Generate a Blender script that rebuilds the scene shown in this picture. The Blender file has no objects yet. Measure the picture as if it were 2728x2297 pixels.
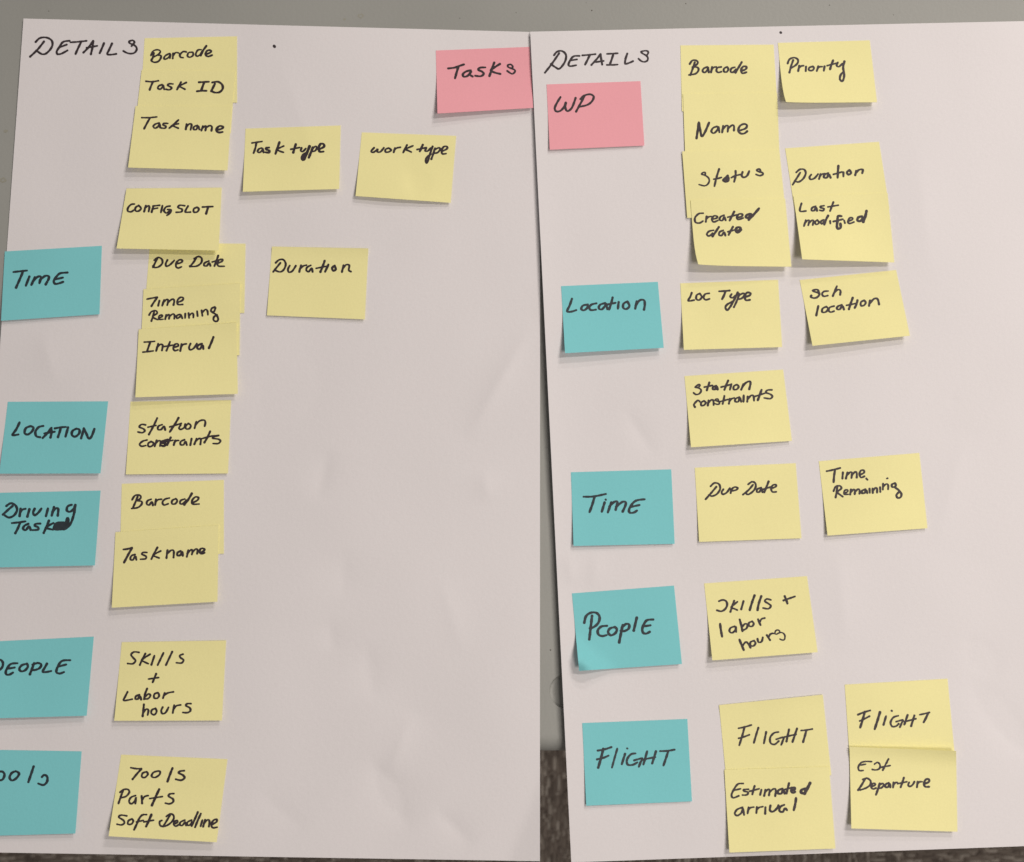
import bpy, bmesh, math, random
from mathutils import Vector, Matrix, noise

S = bpy.context.scene
C = S.collection
MM = 0.001
# ---------------------------------------------------------------- camera
FPX, CX, CY = 3000.0, 1364.0, 1148.5          # focal length and centre, in photograph pixels
cam_d = bpy.data.cameras.new('camera')
cam_d.sensor_width = 36.0
cam_d.lens = 36.0 * FPX / 2728.0
cam_d.clip_start, cam_d.clip_end = 0.02, 30
cam = bpy.data.objects.new('camera', cam_d); C.objects.link(cam)
cam.location = (0.0, -0.085, 0.575)
cam.rotation_euler = (math.radians(8.3), math.radians(0.85), 0)
S.camera = cam
cam_d.dof.use_dof = True
cam_d.dof.focus_distance = 0.585
cam_d.dof.aperture_fstop = 12.0
RM = cam.rotation_euler.to_matrix()
CL = Vector(cam.location)
# ---------------------------------------------------------------- light
S.view_settings.view_transform = 'Standard'
S.view_settings.look = 'None'
S.view_settings.exposure = 0.04
S.view_settings.gamma = 1
w = bpy.data.worlds.new('World'); S.world = w; w.use_nodes = True
bg = w.node_tree.nodes['Background']
bg.inputs[0].default_value = (1.0, 0.92, 0.87, 1)
bg.inputs[1].default_value = 0.155

def lamp(x, y, z, sx, sy, power, col=(1.0, 0.903, 0.836)):
    d = bpy.data.lights.new('ceiling_or_fill_light', 'AREA'); d.shape = 'RECTANGLE'
    d.size, d.size_y = sx, sy; d.energy = power; d.color = col
    o = bpy.data.objects.new('ceiling_or_fill_light', d); C.objects.link(o)
    o.location = (x, y, z)
lamp(1.30, 0.55, 1.75, 0.7, 0.07, 19.0)
lamp(1.30, 1.70, 1.75, 0.7, 0.09, 24.0)
lamp(1.30, 2.65, 1.75, 0.7, 0.12, 22.5)
lamp(0.80, -0.75, 1.90, 0.6, 0.6, 17.0)  # added fill lamp, not a known fixture; lifts the lower left of the sheets

# ---------------------------------------------------------------- helpers
def P(u, v, z):
    """point of the plane z = const seen at photograph pixel u, v"""
    d = RM @ Vector(((u - CX) / FPX, -(v - CY) / FPX, -1.0))
    t = (z - CL.z) / d.z
    return CL + d * t

def mat(name, col, rough=0.85, var=0.03, vscale=8.0, bump=0.0, bscale=900.0, spec=0.3, fine=0.0, fscale=1500.0):
    m = bpy.data.materials.new(name); m.use_nodes = True
    nt = m.node_tree; N = nt.nodes; L = nt.links
    b = N['Principled BSDF']
    b.inputs['Roughness'].default_value = rough
    b.inputs['Specular IOR Level'].default_value = spec
    tc = N.new('ShaderNodeTexCoord')
    n1 = N.new('ShaderNodeTexNoise'); n1.inputs['Scale'].default_value = vscale; n1.inputs['Detail'].default_value = 4
    L.new(tc.outputs['Object'], n1.inputs['Vector'])
    r = N.new('ShaderNodeMapRange'); r.inputs['From Min'].default_value = 0.3; r.inputs['From Max'].default_value = 0.7
    r.inputs['To Min'].default_value = 1 - var; r.inputs['To Max'].default_value = 1 + var
    L.new(n1.outputs['Fac'], r.inputs['Value'])
    out = r.outputs['Result']
    if fine:
        n2 = N.new('ShaderNodeTexNoise'); n2.inputs['Scale'].default_value = fscale; n2.inputs['Detail'].default_value = 2
        L.new(tc.outputs['Object'], n2.inputs['Vector'])
        r2 = N.new('ShaderNodeMapRange'); r2.inputs['From Min'].default_value = 0.3; r2.inputs['From Max'].default_value = 0.7
        r2.inputs['To Min'].default_value = 1 - fine; r2.inputs['To Max'].default_value = 1 + fine
        L.new(n2.outputs['Fac'], r2.inputs['Value'])
        mu = N.new('ShaderNodeMath'); mu.operation = 'MULTIPLY'
        L.new(out, mu.inputs[0]); L.new(r2.outputs['Result'], mu.inputs[1]); out = mu.outputs[0]
    vm = N.new('ShaderNodeVectorMath'); vm.operation = 'SCALE'
    vm.inputs[0].default_value = col
    L.new(out, vm.inputs['Scale'])
    L.new(vm.outputs[0], b.inputs['Base Color'])
    if bump:
        nb = N.new('ShaderNodeTexNoise'); nb.inputs['Scale'].default_value = bscale; nb.inputs['Detail'].default_value = 3
        L.new(tc.outputs['Object'], nb.inputs['Vector'])
        bu = N.new('ShaderNodeBump'); bu.inputs['Strength'].default_value = bump; bu.inputs['Distance'].default_value = 0.0003
        L.new(nb.outputs['Fac'], bu.inputs['Height']); L.new(bu.outputs[0], b.inputs['Normal'])
    return m

M_paper = mat('white_paper', (0.765, 0.75, 0.765), 0.8, 0.015, 6, 0.25, 500, fine=0.018)
M_yellow = mat('yellow_paper', (0.89, 0.85, 0.42), 0.82, 0.03, 14, 0.2, 700, fine=0.02)
M_teal = mat('teal_paper', (0.22, 0.635, 0.675), 0.82, 0.02, 14, 0.2, 700, fine=0.02)
M_pink = mat('pink_paper', (0.87, 0.40, 0.455), 0.82, 0.02, 14, 0.2, 700, fine=0.02)
M_ink = mat('marker_ink', (0.036, 0.026, 0.031), 0.55, 0.25, 220, 0, spec=0.4)
M_ink_teal = mat('marker_ink_on_teal', (0.024, 0.036, 0.046), 0.55, 0.25, 220, 0, spec=0.4)
M_table = mat('grey_plastic', (0.325, 0.335, 0.314), 0.5, 0.09, 5, 0.3, 500, spec=0.35, fine=0.02)
M_speck = mat('dark_speck', (0.10, 0.09, 0.075), 0.7)
M_scuff = mat('faint_scuff', (0.31, 0.31, 0.26), 0.6)

def link(name, bm, m, parent=None, smooth=True):
    me = bpy.data.meshes.new(name); bm.normal_update(); bm.to_mesh(me); bm.free()
    me.materials.append(m)
    if smooth:
        me.polygons.foreach_set('use_smooth', [True] * len(me.polygons))
    o = bpy.data.objects.new(name, me); C.objects.link(o)
    if parent:
        o.parent = parent
        o.matrix_parent_inverse = parent.matrix_basis.inverted()
    return o

# ---------------------------------------------------------------- shape of the two sheets
CREASES = [  # (px0, py0, px1, py1, height mm, reach mm) in photograph pixels
    (1400, 900, 1270, 1130, 0.55, 8.0), (875, 1215, 848, 1320, -0.32, 6.0), (918, 1480, 914, 1580, -0.22, 8.0),
    (880, 1660, 886, 1730, -0.22, 5.0), (980, 1730, 996, 1850, -0.36, 9.0), (1090, 1920, 1042, 2050, 0.34, 8.0),
    (1000, 2040, 1080, 2190, -0.5, 7.0), (1170, 2165, 1250, 2240, -0.36, 6.0), (1290, 1260, 1300, 1330, 0.25, 6.0),
    (2600, 1840, 2760, 2030, -0.6, 8.0), (2580, 1710, 2650, 1790, -0.32, 6.0), (2527, 1062, 2543, 1070, -0.12, 1.6),
    (1670, 1105, 1735, 1205, -0.3, 6.0), (1512, 1480, 1524, 1550, 0.25, 5.0), (1590, 1480, 1580, 1560, 0.2, 6.0),
    (700, 2120, 800, 2200, -0.25, 9.0), (2230, 1480, 2250, 1700, 0.3, 12.0), (2440, 420, 2470, 700, 0.25, 14.0),
    (760, 200, 840, 420, 0.2, 14.0), (1080, 420, 1120, 560, -0.2, 10.0), (120, 900, 150, 1010, 0.25, 9.0),
    (2560, 1200, 2500, 1420, 0.3, 12.0), (1180, 1560, 1230, 1720, 0.25, 9.0),
]
CRW = [(P(a - .2 * (c - a), b - .2 * (d - b), 0).xy, P(c + .2 * (c - a), d + .2 * (d - b), 0).xy, h * 3.0 * MM, s * 1.0 * MM) for a, b, c, d, h, s in CREASES]
def hbase(x, y):
    n = noise.noise(Vector((x * 9 + 3.1, y * 8 - 1.7, 0.3))) * 1.7 + noise.noise(Vector((x * 26, y * 22, 4.2))) * 0.6
    z = (1.3 + n) * MM
    p = Vector((x, y))
    for a, b, h, s in CRW:
        ab = b - a; L = ab.length
        t = (p - a).dot(ab) / (L * L)
        tc = min(1, max(0, t))
        d = (p - (a + ab * tc)).length
        if 0 < t < 1 and d < 5 * s:
            z += h * math.exp(-math.sqrt(d * d + 4e-7) / s) * math.sin(math.pi * t) ** 1.1
    return max(z, 0.25 * MM)

# sheet outlines (photograph pixels)
L_PX = [(62.5, 49.5), (1439, 86), (1438.5, 2294.6), (-97, 2270)]
R_PX = [(1412.5, 84.6), (2797, 55), (2935, 2247), (1522, 2298)]
RA = P(*R_PX[0], 0).xy; RB = P(*R_PX[3], 0).xy
RD = (RB - RA).normalized(); RN = Vector((-RD.y, RD.x))       # across the right sheet, from its left edge
LB = P(*L_PX[2], 0).xy
FA = P(1437, 2085, 0).xy; FB = P(1352, 2300, 0).xy              # soft fold across the lower right corner
FN = Vector((-(FB - FA).y, (FB - FA).x)).normalized()
if (LB - FA).dot(FN) < 0: FN = -FN
def h_left(x, y):
    p = Vector((x, y)); d = (p - LB).length
    q = (p - FA).dot(FN)
    return hbase(x, y) + 0.24 * 0.5 * (q + math.sqrt(q * q + 4e-6)) * (1 if q > -0.03 else 0)
def h_right(x, y):
    p = Vector((x, y)) - RA
    d = max(0.0, abs(p.dot(RN)))
    s = min(1, max(0, p.dot(RD) / (RB - RA).length))
    return hbase(x, y) + (0.75 + (0.6 + 2.0 * math.sin(math.pi * min(1, s * 0.9 + 0.05))) * math.exp(-d / 0.018)) * MM

def on(hf, u, v, add=0.0):
    z = 0.0
    for _ in range(3):
        q = P(u, v, z); z = hf(q.x, q.y) + add
    return P(u, v, z)

def sheet_mesh(pts_fn, nx, ny, th):
    bm = bmesh.new()
    top = [[bm.verts.new(pts_fn(i / nx, j / ny)) for i in range(nx + 1)] for j in range(ny + 1)]
    bot = [[bm.verts.new(v.co - Vector((0, 0, th))) for v in row] for row in top]
    for j in range(ny):
        for i in range(nx):
            bm.faces.new((top[j][i], top[j + 1][i], top[j + 1][i + 1], top[j][i + 1]))
            bm.faces.new((bot[j][i], bot[j][i + 1], bot[j + 1][i + 1], bot[j + 1][i]))
    def side(a, b, c, d):
        bm.faces.new([bm.verts.new(v.co) for v in (a, b, c, d)])
    for i in range(nx):
        side(top[0][i], top[0][i + 1], bot[0][i + 1], bot[0][i]); side(top[ny][i + 1], top[ny][i], bot[ny][i], bot[ny][i + 1])
    for j in range(ny):
        side(top[j + 1][0], top[j][0], bot[j][0], bot[j + 1][0]); side(top[j][nx], top[j + 1][nx], bot[j + 1][nx], bot[j][nx])
    return bm

def bil(c, u, v):
    a, b, d, e = c
    return ((a[0] * (1 - u) + b[0] * u) * (1 - v) + (e[0] * (1 - u) + d[0] * u) * v,
            (a[1] * (1 - u) + b[1] * u) * (1 - v) + (e[1] * (1 - u) + d[1] * u) * v)
def invbil(c, x, y):
    u = v = 0.5
    for _ in range(8):
        px, py = bil(c, u, v)
        a, b = bil(c, u + 1e-4, v); du = ((a - px) / 1e-4, (b - py) / 1e-4)
        a, b = bil(c, u, v + 1e-4); dv = ((a - px) / 1e-4, (b - py) / 1e-4)
        det = du[0] * dv[1] - du[1] * dv[0]
        ex, ey = x - px, y - py
        u += (ex * dv[1] - ey * dv[0]) / det; v += (du[0] * ey - du[1] * ex) / det
    return u, v

# ---------------------------------------------------------------- handwriting
K = 2093.0 / 700.0          # strokes were measured in enlarged crops of the photograph
def catmull(pts, step=2.2):
    if len(pts) == 2:
        n = max(2, int(math.dist(*pts) / 4)); a, b = pts
        return [(a[0] + (b[0] - a[0]) * i / n, a[1] + (b[1] - a[1]) * i / n) for i in range(n + 1)]
    q = [pts[0]] + pts + [pts[-1]]
    out = []
    for k in range(1, len(q) - 2):
        p0, p1, p2, p3 = q[k - 1:k + 3]
        n = max(3, int(math.dist(p1, p2) / step))
        for i in range(n):
            t = i / n
            out.append(tuple(0.5 * (2 * p1[a] + (p2[a] - p0[a]) * t + (2 * p0[a] - 5 * p1[a] + 4 * p2[a] - p3[a]) * t * t
                                    + (3 * p1[a] - p0[a] - 3 * p2[a] + p3[a]) * t ** 3) for a in (0, 1)))
    out.append(pts[-1])
    return out

def write(text, origin, place, width=15.0, seed=0):
    """text: strokes 'x,y x,y ...; ...' ; place(px, py) -> point just above the paper"""
    rng = random.Random(seed)
    bm = bmesh.new()
    n_s = 0
    for st in text.split(';'):
        st = st.strip()
        if not st: continue
        wd = width
        if st[0] == 'w':
            a, st = st.split(' ', 1); wd = float(a[1:])
        pts = []
        for tok in st.split():
            x, y = tok.split(',')
            pts.append((origin[0] + float(x) / K, origin[1] + float(y) / K))
        if len(pts) == 1: pts.append((pts[0][0] + 1, pts[0][1] + 1))
        c = catmull(pts)
        # outline with rounded ends, widths in photo px
        hw0 = wd / K / 2 * 1.07
        n = len(c); ph = rng.random() * 9
        acc = 0; ln = [0]
        for i in range(1, n): acc += math.dist(c[i], c[i - 1]); ln.append(acc)
        prev = None; n_s += 1
        rows = []
        for i in range(n):
            a = c[max(0, i - 1)]; b = c[min(n - 1, i + 1)]
            dx, dy = b[0] - a[0], b[1] - a[1]; l = math.hypot(dx, dy) or 1
            dx /= l; dy /= l
            hw = hw0 * (0.88 + 0.26 * abs(dy)) * (1 + 0.09 * math.sin(ln[i] * 0.35 + ph) + 0.05 * math.sin(ln[i] * 0.9 + ph * 2))
            rows.append((c[i], (dx, dy), hw))
        (x, y), (dx, dy), hw = rows[0]
        rows = [((x - dx * hw * .9, y - dy * hw * .9), (dx, dy), hw * .35), ((x - dx * hw * .6, y - dy * hw * .6), (dx, dy), hw * .78)] + rows
        (x, y), (dx, dy), hw = rows[-1]
        rows += [((x + dx * hw * .6, y + dy * hw * .6), (dx, dy), hw * .78), ((x + dx * hw * .9, y + dy * hw * .9), (dx, dy), hw * .35)]
        for (x, y), (dx, dy), hw in rows:
            l = place(x + dy * hw, y - dx * hw, 0.012 * MM)
            m = place(x, y, 0.045 * MM)
            r = place(x - dy * hw, y + dx * hw, 0.012 * MM)
            cur = [bm.verts.new(p) for p in (l, m, r)]
            if prev:
                for k in (0, 1):
                    bm.faces.new((prev[k], prev[k + 1], cur[k + 1], cur[k]))
            prev = cur
    bm.normal_update()
    for f in bm.faces:
        if f.normal.z < 0: f.normal_flip()
    return bm

TILE = dict(A=(0, 0), B=(600, 0), C=(1130, 0), D=(1780, 0), E=(0, 620), F=(600, 560), G=(0, 1040), H=(0, 1707),
            I=(1780, 480), J=(1400, 700), K=(1780, 960), L=(1400, 1230), M=(1780, 1400), N=(1500, 1707), O=(2028, 1707))

# ---------------------------------------------------------------- floor: carpet tiles far below the table
FZ = -0.72
def carpet_mesh():
    rng = random.Random(5)
    me = bpy.data.meshes.new('carpet_tile')
    vs, fs, cols = [], [], []
    size = 0.5; wx = 0.0034; ly = 0.0068
    nx = int(size / wx); 
    for i in range(nx):
        x = -size / 2 + (i + 0.5) * wx
        y = -size / 2 - rng.random() * ly
        tone = rng.random()
        while y < size / 2:
            L = ly * rng.choice((0.5, 0.8, 1.1, 1.7, 2.4)) * rng.uniform(.8, 1.2)
            if rng.random() < 0.8: tone = rng.random()
            t2 = min(1, max(0, tone + rng.uniform(-.2, .2)))
            y0 = max(y, -size / 2); y1 = min(y + L, size / 2)
            y += L
            if y1 - y0 < 0.002: continue
            hz = rng.uniform(0.0016, 0.0038); jx = rng.uniform(-.0011, .0011)
            b = len(vs)
            for fy, fz, fw in ((0.0, -0.3, .5), (0.2, 0.75, .95), (0.5, 1.0, 1.05), (0.8, 0.75, .95), (1.0, -0.3, .5)):
                yy = y0 + (y1 - y0) * fy
                for sx, sz in ((-0.5, -0.4), (-0.28, 0.75), (0.0, 1.0), (0.28, 0.75), (0.5, -0.4)):
                    vs.append((x + jx + sx * wx * fw, yy, hz * min(fz, 1) * (sz if fz > 0 else 1))); cols.append(t2)
            for a in range(4):
                for c in range(4):
                    q = b + a * 5 + c
                    fs.append((q, q + 1, q + 6, q + 5))
    b = len(vs); s = size / 2
    vs += [(-s, -s, -.0005), (s, -s, -.0005), (s, s, -.0005), (-s, s, -.0005)]; fs.append((b, b + 1, b + 2, b + 3)); cols += [0.1] * 4
    me.from_pydata(vs, [], fs)
    at = me.attributes.new('yarn', 'FLOAT', 'POINT'); at.data.foreach_set('value', cols)
    me.polygons.foreach_set('use_smooth', [True] * len(me.polygons))
    m = bpy.data.materials.new('carpet_yarn'); m.use_nodes = True
    nt = m.node_tree; b = nt.nodes['Principled BSDF']; b.inputs['Roughness'].default_value = 0.95
    b.inputs['Specular IOR Level'].default_value = 0.1
    at = nt.nodes.new('ShaderNodeAttribute'); at.attribute_name = 'yarn'
    cr = nt.nodes.new('ShaderNodeValToRGB'); e = cr.color_ramp.elements
    e[0].color = (0.19, 0.16, 0.138, 1); e[1].color = (0.52, 0.475, 0.42, 1); e[1].position = 0.95
    x = e.new(0.5); x.color = (0.29, 0.25, 0.215, 1)
    nt.links.new(at.outputs['Fac'], cr.inputs[0]); nt.links.new(cr.outputs[0], b.inputs['Base Color'])
    me.materials.append(m)
    return me
bm = bmesh.new(); bmesh.ops.create_grid(bm, x_segments=1, y_segments=1, size=2.0)
M_floor = mat('floor_grey', (0.06, 0.05, 0.042), 0.9)
for v in bm.verts: v.co.z = FZ - 0.006
floor = link('floor', bm, M_floor); floor['kind'] = 'structure'
cme = carpet_mesh()
seam = P(2028 + 870 / K, 2290, FZ).x
sy = P(2300, 2200, FZ).y
for i in range(-3, 3):
    for j in range(-2, 2):
        o = bpy.data.objects.new('carpet_tile', cme); C.objects.link(o)
        o.parent = floor
        o.location = (seam + 0.25 + 0.5 * i, sy - 0.05 + 0.5 * j, FZ)
        o.rotation_euler.z = math.pi / 2 * ((i + j) % 2 + (0 if j % 2 else 1)) if False else (math.pi / 2 if i % 2 == 0 else 0)

# ---------------------------------------------------------------- table
EDGE = P(1480, 2006, 0).y           # front edge of the table
def table():
    bm = bmesh.new()
    x0, x1, y0, y1, r = -0.75, 1.05, EDGE, EDGE + 0.76, 0.035
    def ring(off, z):
        out = []
        for cx, cy, a0 in ((x1 - r, y1 - r, 0), (x0 + r, y1 - r, 90), (x0 + r, y0 + r, 180), (x1 - r, y0 + r, 270)):
            for k in range(9):
                a = math.radians(a0 + k * 90 / 8)
                rr = r - off
                out.append(bm.verts.new((cx + rr * math.cos(a), cy + rr * math.sin(a), z)))
        return out
    prof = []
    R = 0.009
    for k in range(9):
        a = math.radians(90 - k * 90 / 8)
        prof.append((R - R * math.cos(a), -R + R * math.sin(a)))
    prof += [(0.0, -0.032), (0.004, -0.040), (0.012, -0.042)]
    rings = [ring(o, z) for o, z in prof]
    for a, b in zip(rings, rings[1:]):
        n = len(a)
        for i in range(n):
            bm.faces.new((a[i], b[i], b[(i + 1) % n], a[(i + 1) % n]))
    bm.faces.new(list(reversed(rings[-1])))
    # round moulded recess near the front edge
    cc = P(1507, 1842, 0); rad = 0.0084
    loops = []
    for rr, z in ((rad, 0), (rad - .0002, -.0003), (rad - .0005, -.0013), (rad - .0010, -.0017), (rad - .002, -.0018)):
        loops.append([bm.verts.new((cc.x + rr * math.cos(2 * math.pi * k / 48), cc.y + rr * math.sin(2 * math.pi * k / 48), z)) for k in range(48)])
    edges = []
    for lp in (rings[0], loops[0]):
        for i in range(len(lp)):
            e = bm.edges.get((lp[i], lp[(i + 1) % len(lp)])) or bm.edges.new((lp[i], lp[(i + 1) % len(lp)]))
            edges.append(e)
    bmesh.ops.triangle_fill(bm, use_beauty=True, use_dissolve=False, edges=edges)
    for a, b in zip(loops, loops[1:]):
        for i in range(48):
            bm.faces.new((a[i], a[(i + 1) % 48], b[(i + 1) % 48], b[i]))
    bm.faces.new(loops[-1])
    bmesh.ops.recalc_face_normals(bm, faces=bm.faces[:])
    return bm
tb = table()
root = bpy.data.objects.new('folding_table', None); C.objects.link(root)
root['label'] = 'grey moulded plastic table top with round recess under the two paper sheets'
root['category'] = 'table'
tt = link('table_top', tb, M_table, root, smooth=False)
for p in tt.data.polygons:
    if abs(p.normal.z) < 0.999: p.use_smooth = True
def disc(u, v, r, z, n=14, hole=0.0, seed=1):
    rng = random.Random(seed); bm = bmesh.new(); c = P(u, v, 0)
    rs = [r * rng.uniform(.8, 1.15) for _ in range(n)]
    out = [bm.verts.new((c.x + rs[k] * math.cos(2 * math.pi * k / n), c.y + rs[k] * .85 * math.sin(2 * math.pi * k / n), z)) for k in range(n)]
    if hole:
        inn = [bm.verts.new((c.x + hole * math.cos(2 * math.pi * k / n), c.y + hole * .8 * math.sin(2 * math.pi * k / n), z)) for k in range(n)]
        for k in range(n): bm.faces.new((out[k], out[(k + 1) % n], inn[(k + 1) % n], inn[k]))
    else: bm.faces.new(out)
    return bm
for k, (u, v, r) in enumerate([(1576.5, 28, .0004), (1466.5, 1732, .0004), (1375, 34, .00025), (1225, 49, .00025), (1562, 8, .0002),
                               (1827, 10, .0003), (2210, 14, .0003), (130, 30, .0003), (2380, 40, .00025)]):
    link('speck', disc(u, v, r, 0.00006, seed=k), M_speck, root)
for k, (u, v, r, hl) in enumerate([(961, 43, .0016, .0009), (918, 52, .0008, 0), (8, 480, .0018, 0.0007), (15, 350, .0012, 0)]):
    link('scuff', disc(u, v, r, 0.00005, hole=hl, seed=k + 20), M_scuff, root)

# ---------------------------------------------------------------- paper sheets
def big_sheet(px, hf, label):
    def f(u, v):
        x, y = bil(px, u, v)
        # hand-cut look: edges wander by a hair
        return on(hf, x, y)
    cx, cy = bil(px, .5, .5)
    r = bpy.data.objects.new('paper_sheet', None); C.objects.link(r)
    r.location = P(cx, cy, 0); r['label'] = label; r['category'] = 'paper sheet'; r['group'] = 'large white paper sheets'
    bm = sheet_mesh(f, 150, 220, 0.11 * MM)
    link('paper', bm, M_paper, r)
    return r
bpy.context.view_layer.update()
sheetL = big_sheet(L_PX, h_left, 'white paper sheet on the left, headed DETAILS, carrying the pink Tasks note')
sheetR = big_sheet(R_PX, h_right, 'white paper sheet on the right, headed DETAILS, carrying the pink WP note')

DET_L = """350,332 300,395 240,452; 284,335 318,304 370,300 410,322 418,358 400,395 365,428 335,432 305,415 288,402;
555,326 515,330 492,345 470,380 452,410 458,432 490,428 538,402; 478,376 532,356; 560,338 620,334 690,326; 645,338 622,385 602,430;
742,328 705,378 664,420; 742,328 736,380 724,432; 690,382 775,366; 828,345 812,385 794,424; 892,348 868,400 854,432 888,436 926,430;
w15 1048,368 1058,355 1071,337 1056,322 1028,332 1037,347 1064,358 1083,372 1089,394 1073,420 1044,428 1013,423 982,407"""
DET_R = """1075,425 1020,505 962,580; 1035,440 1060,412 1100,408 1130,440 1120,495 1078,548 1045,536 1008,510;
1238,446 1195,448 1170,470 1150,512 1162,528 1212,520; 1165,482 1218,474; 1260,442 1310,438 1365,432; 1318,442 1300,480 1282,515;
1405,432 1372,475 1332,518; 1405,432 1410,470 1418,515; 1365,496 1430,486; 1455,430 1500,428 1542,425; 1508,430 1495,470 1480,512; 1455,518 1500,518 1542,515;
1618,428 1604,470 1602,508 1632,502 1664,488; w14 1774,440 1784,425 1782,410 1761,405 1728,413 1742,428 1771,445 1782,463 1777,484 1751,494 1726,485 1707,468"""
def sheet_place(hf):
    return lambda x, y, a: on(hf, x, y, a + 0.004 * MM)
link('handwriting', write(DET_L, TILE['A'], sheet_place(h_left), 16, 1), M_ink, sheetL)
link('handwriting', write(DET_R, TILE['C'], sheet_place(h_right), 15.5, 2), M_ink, sheetR)
link('ink_dot', write('w20 389,367 394,373', TILE['B'], sheet_place(h_left), 20, 3), M_ink, sheetL)
link('ink_dot', write('w18 895,259 899,262', TILE['D'], sheet_place(h_right), 20, 3), M_ink, sheetR)

# ---------------------------------------------------------------- sticky notes
def note(tile, c, col, label, strokes, curl=(3, 3), layer=0, side='L', width=15.0, lip=0.0, corner=0.0, bow=0.0, dent=0.0, pressed=False, bulge=0.0, start=0.3):
    ox, oy = TILE[tile]
    px = [(ox + x / K, oy + y / K) for x, y in c]
    hf = h_left if side == 'L' else h_right
    ex = 2.0 if not pressed else 0.8
    def lift(u, v):
        uu = min(1, max(0, u)); vv = min(1, max(0, v))
        t = max(0.0, (vv - start) / (1 - start))
        z = (curl[0] * (1 - uu) + curl[1] * uu) * (t ** 1.7)
        z += bulge * math.sin(math.pi * uu) * t
        if lip: z += lip * (0.35 + 0.65 * uu) * max(0, 1 - vv / 0.22) ** 2
        if corner:
            d = (uu * 1.35) + (1 - vv)
            z += corner * max(0, 1 - d / 0.5) ** 1.5 - corner * 0.78 * max(0, 1 - d / 0.16)
        if dent:
            dd = math.hypot((uu - .64) * 1.36, vv - .72)
            z -= dent / (1 + math.exp((dd - .17) / .02))
        return z * MM
    base = (0.16 + 0.42 * layer) * MM
    def place(x, y, a):
        u, v = invbil(px, x, y)
        return on(hf, x, y, base + lift(u, v) + a)
    def f(u, v):
        x, y = bil(px, u, v)
        x += bow * (1 - u) ** 2 * (v ** 5 - 0.55 * v); y -= bow * 0.45 * (1 - u) ** 5 * v ** 6
        return on(hf, x, y, base + lift(u, v))
    cx, cy = bil(px, .5, .1)
    r = bpy.data.objects.new('sticky_note', None); C.objects.link(r)
    r.location = on(hf, cx, cy, base)
    m, cn = {'y': (M_yellow, 'yellow'), 't': (M_teal, 'teal'), 'p': (M_pink, 'pink')}[col]
    r['label'] = label; r['category'] = 'sticky note'; r['group'] = cn + ' sticky notes on the paper sheets'
    link('note_paper', sheet_mesh(f, 22, 22, 0.09 * MM), m, r)
    if strokes:
        link('handwriting', write(strokes, (ox, oy), place, width, int(c[0][0] + 7 * c[0][1])), M_ink_teal if col == 't' else M_ink, r)
    return r

NOTES = []
N_ = NOTES.append
# ---- left sheet, tile A
N_(dict(tile='A', c=[(1152, 305), (1888, 290), (1888, 818), (1120, 822)], col='y', curl=(.2, .2), layer=0,
 label='yellow note reading Barcode at the top of the stack beside the left DETAILS heading',
 strokes="""w13 1202,443 1219,409 1250,397 1276,406 1270,426 1236,449 1219,455; w15 1250,440 1279,443 1282,460 1262,489 1230,497 1205,483 1216,463 1225,423; w14 1353,426 1319,443 1305,466 1319,472 1347,455 1359,432 1353,463; w14 1379,426 1376,466; w14 1379,443 1399,420 1424,423; w15 1484,415 1459,412 1433,437 1439,457 1459,460; w14 1536,417 1504,420 1493,446 1513,457 1539,440 1536,417; w14 1604,397 1576,400 1559,432 1570,449 1593,437 1610,412; w16 1644,366 1618,403 1599,443; w16 1644,432 1674,420 1682,408 1668,400 1646,408 1638,435 1656,451 1690,440"""))
N_(dict(tile='A', c=[(1128, 558), (1872, 570), (1838, 1062), (1072, 1050)], col='y', curl=(.2, .2), layer=1,
 label='yellow note reading Task ID, middle of the three stuck below each other',
 strokes="""1162,648 1210,652 1262,644; 1218,652 1204,684 1192,716; 1292,675 1264,686 1258,706 1280,710 1296,690 1298,678 1308,712; 1378,670 1350,668 1334,680 1352,690 1368,702 1350,716 1322,712;
 1442,655 1426,684 1410,714; 1484,658 1455,672 1430,686 1450,700 1474,712; w17 1583,656 1664,652; w17 1626,656 1602,724; w17 1568,728 1608,724 1646,724; w17 1712,668 1696,700 1682,728; w17 1690,658 1735,652 1768,674 1774,706 1750,734 1712,738 1682,724"""))
N_(dict(tile='A', c=[(1080, 845), (1846, 850), (1812, 1358), (1020, 1335)], col='y', curl=(3.2, 2.4), layer=2,
 label='yellow note reading Task name directly below the Task ID note on the left sheet',
 strokes="""1128,938 1190,938 1250,932; 1194,942 1172,980 1148,1026; 1268,980 1236,990 1220,1008 1236,1022 1262,1006 1270,984 1276,1018; 1338,984 1306,984 1298,996 1320,1006 1314,1022 1282,1020;
 1422,956 1385,990 1348,1022; 1422,986 1378,998 1396,1012 1420,1022; 1486,990 1480,1030; 1482,1014 1504,990 1526,992 1518,1034; 1572,1000 1546,1010 1542,1030 1564,1032 1578,1004 1588,1032; 1616,1006 1604,1040; 1610,1022 1636,1004 1642,1010 1636,1040; 1642,1018 1668,1002 1688,1010 1684,1042; w17 1728,1036 1762,1028 1778,1014 1752,1004 1728,1022 1724,1044 1744,1056 1774,1052"""))
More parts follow.
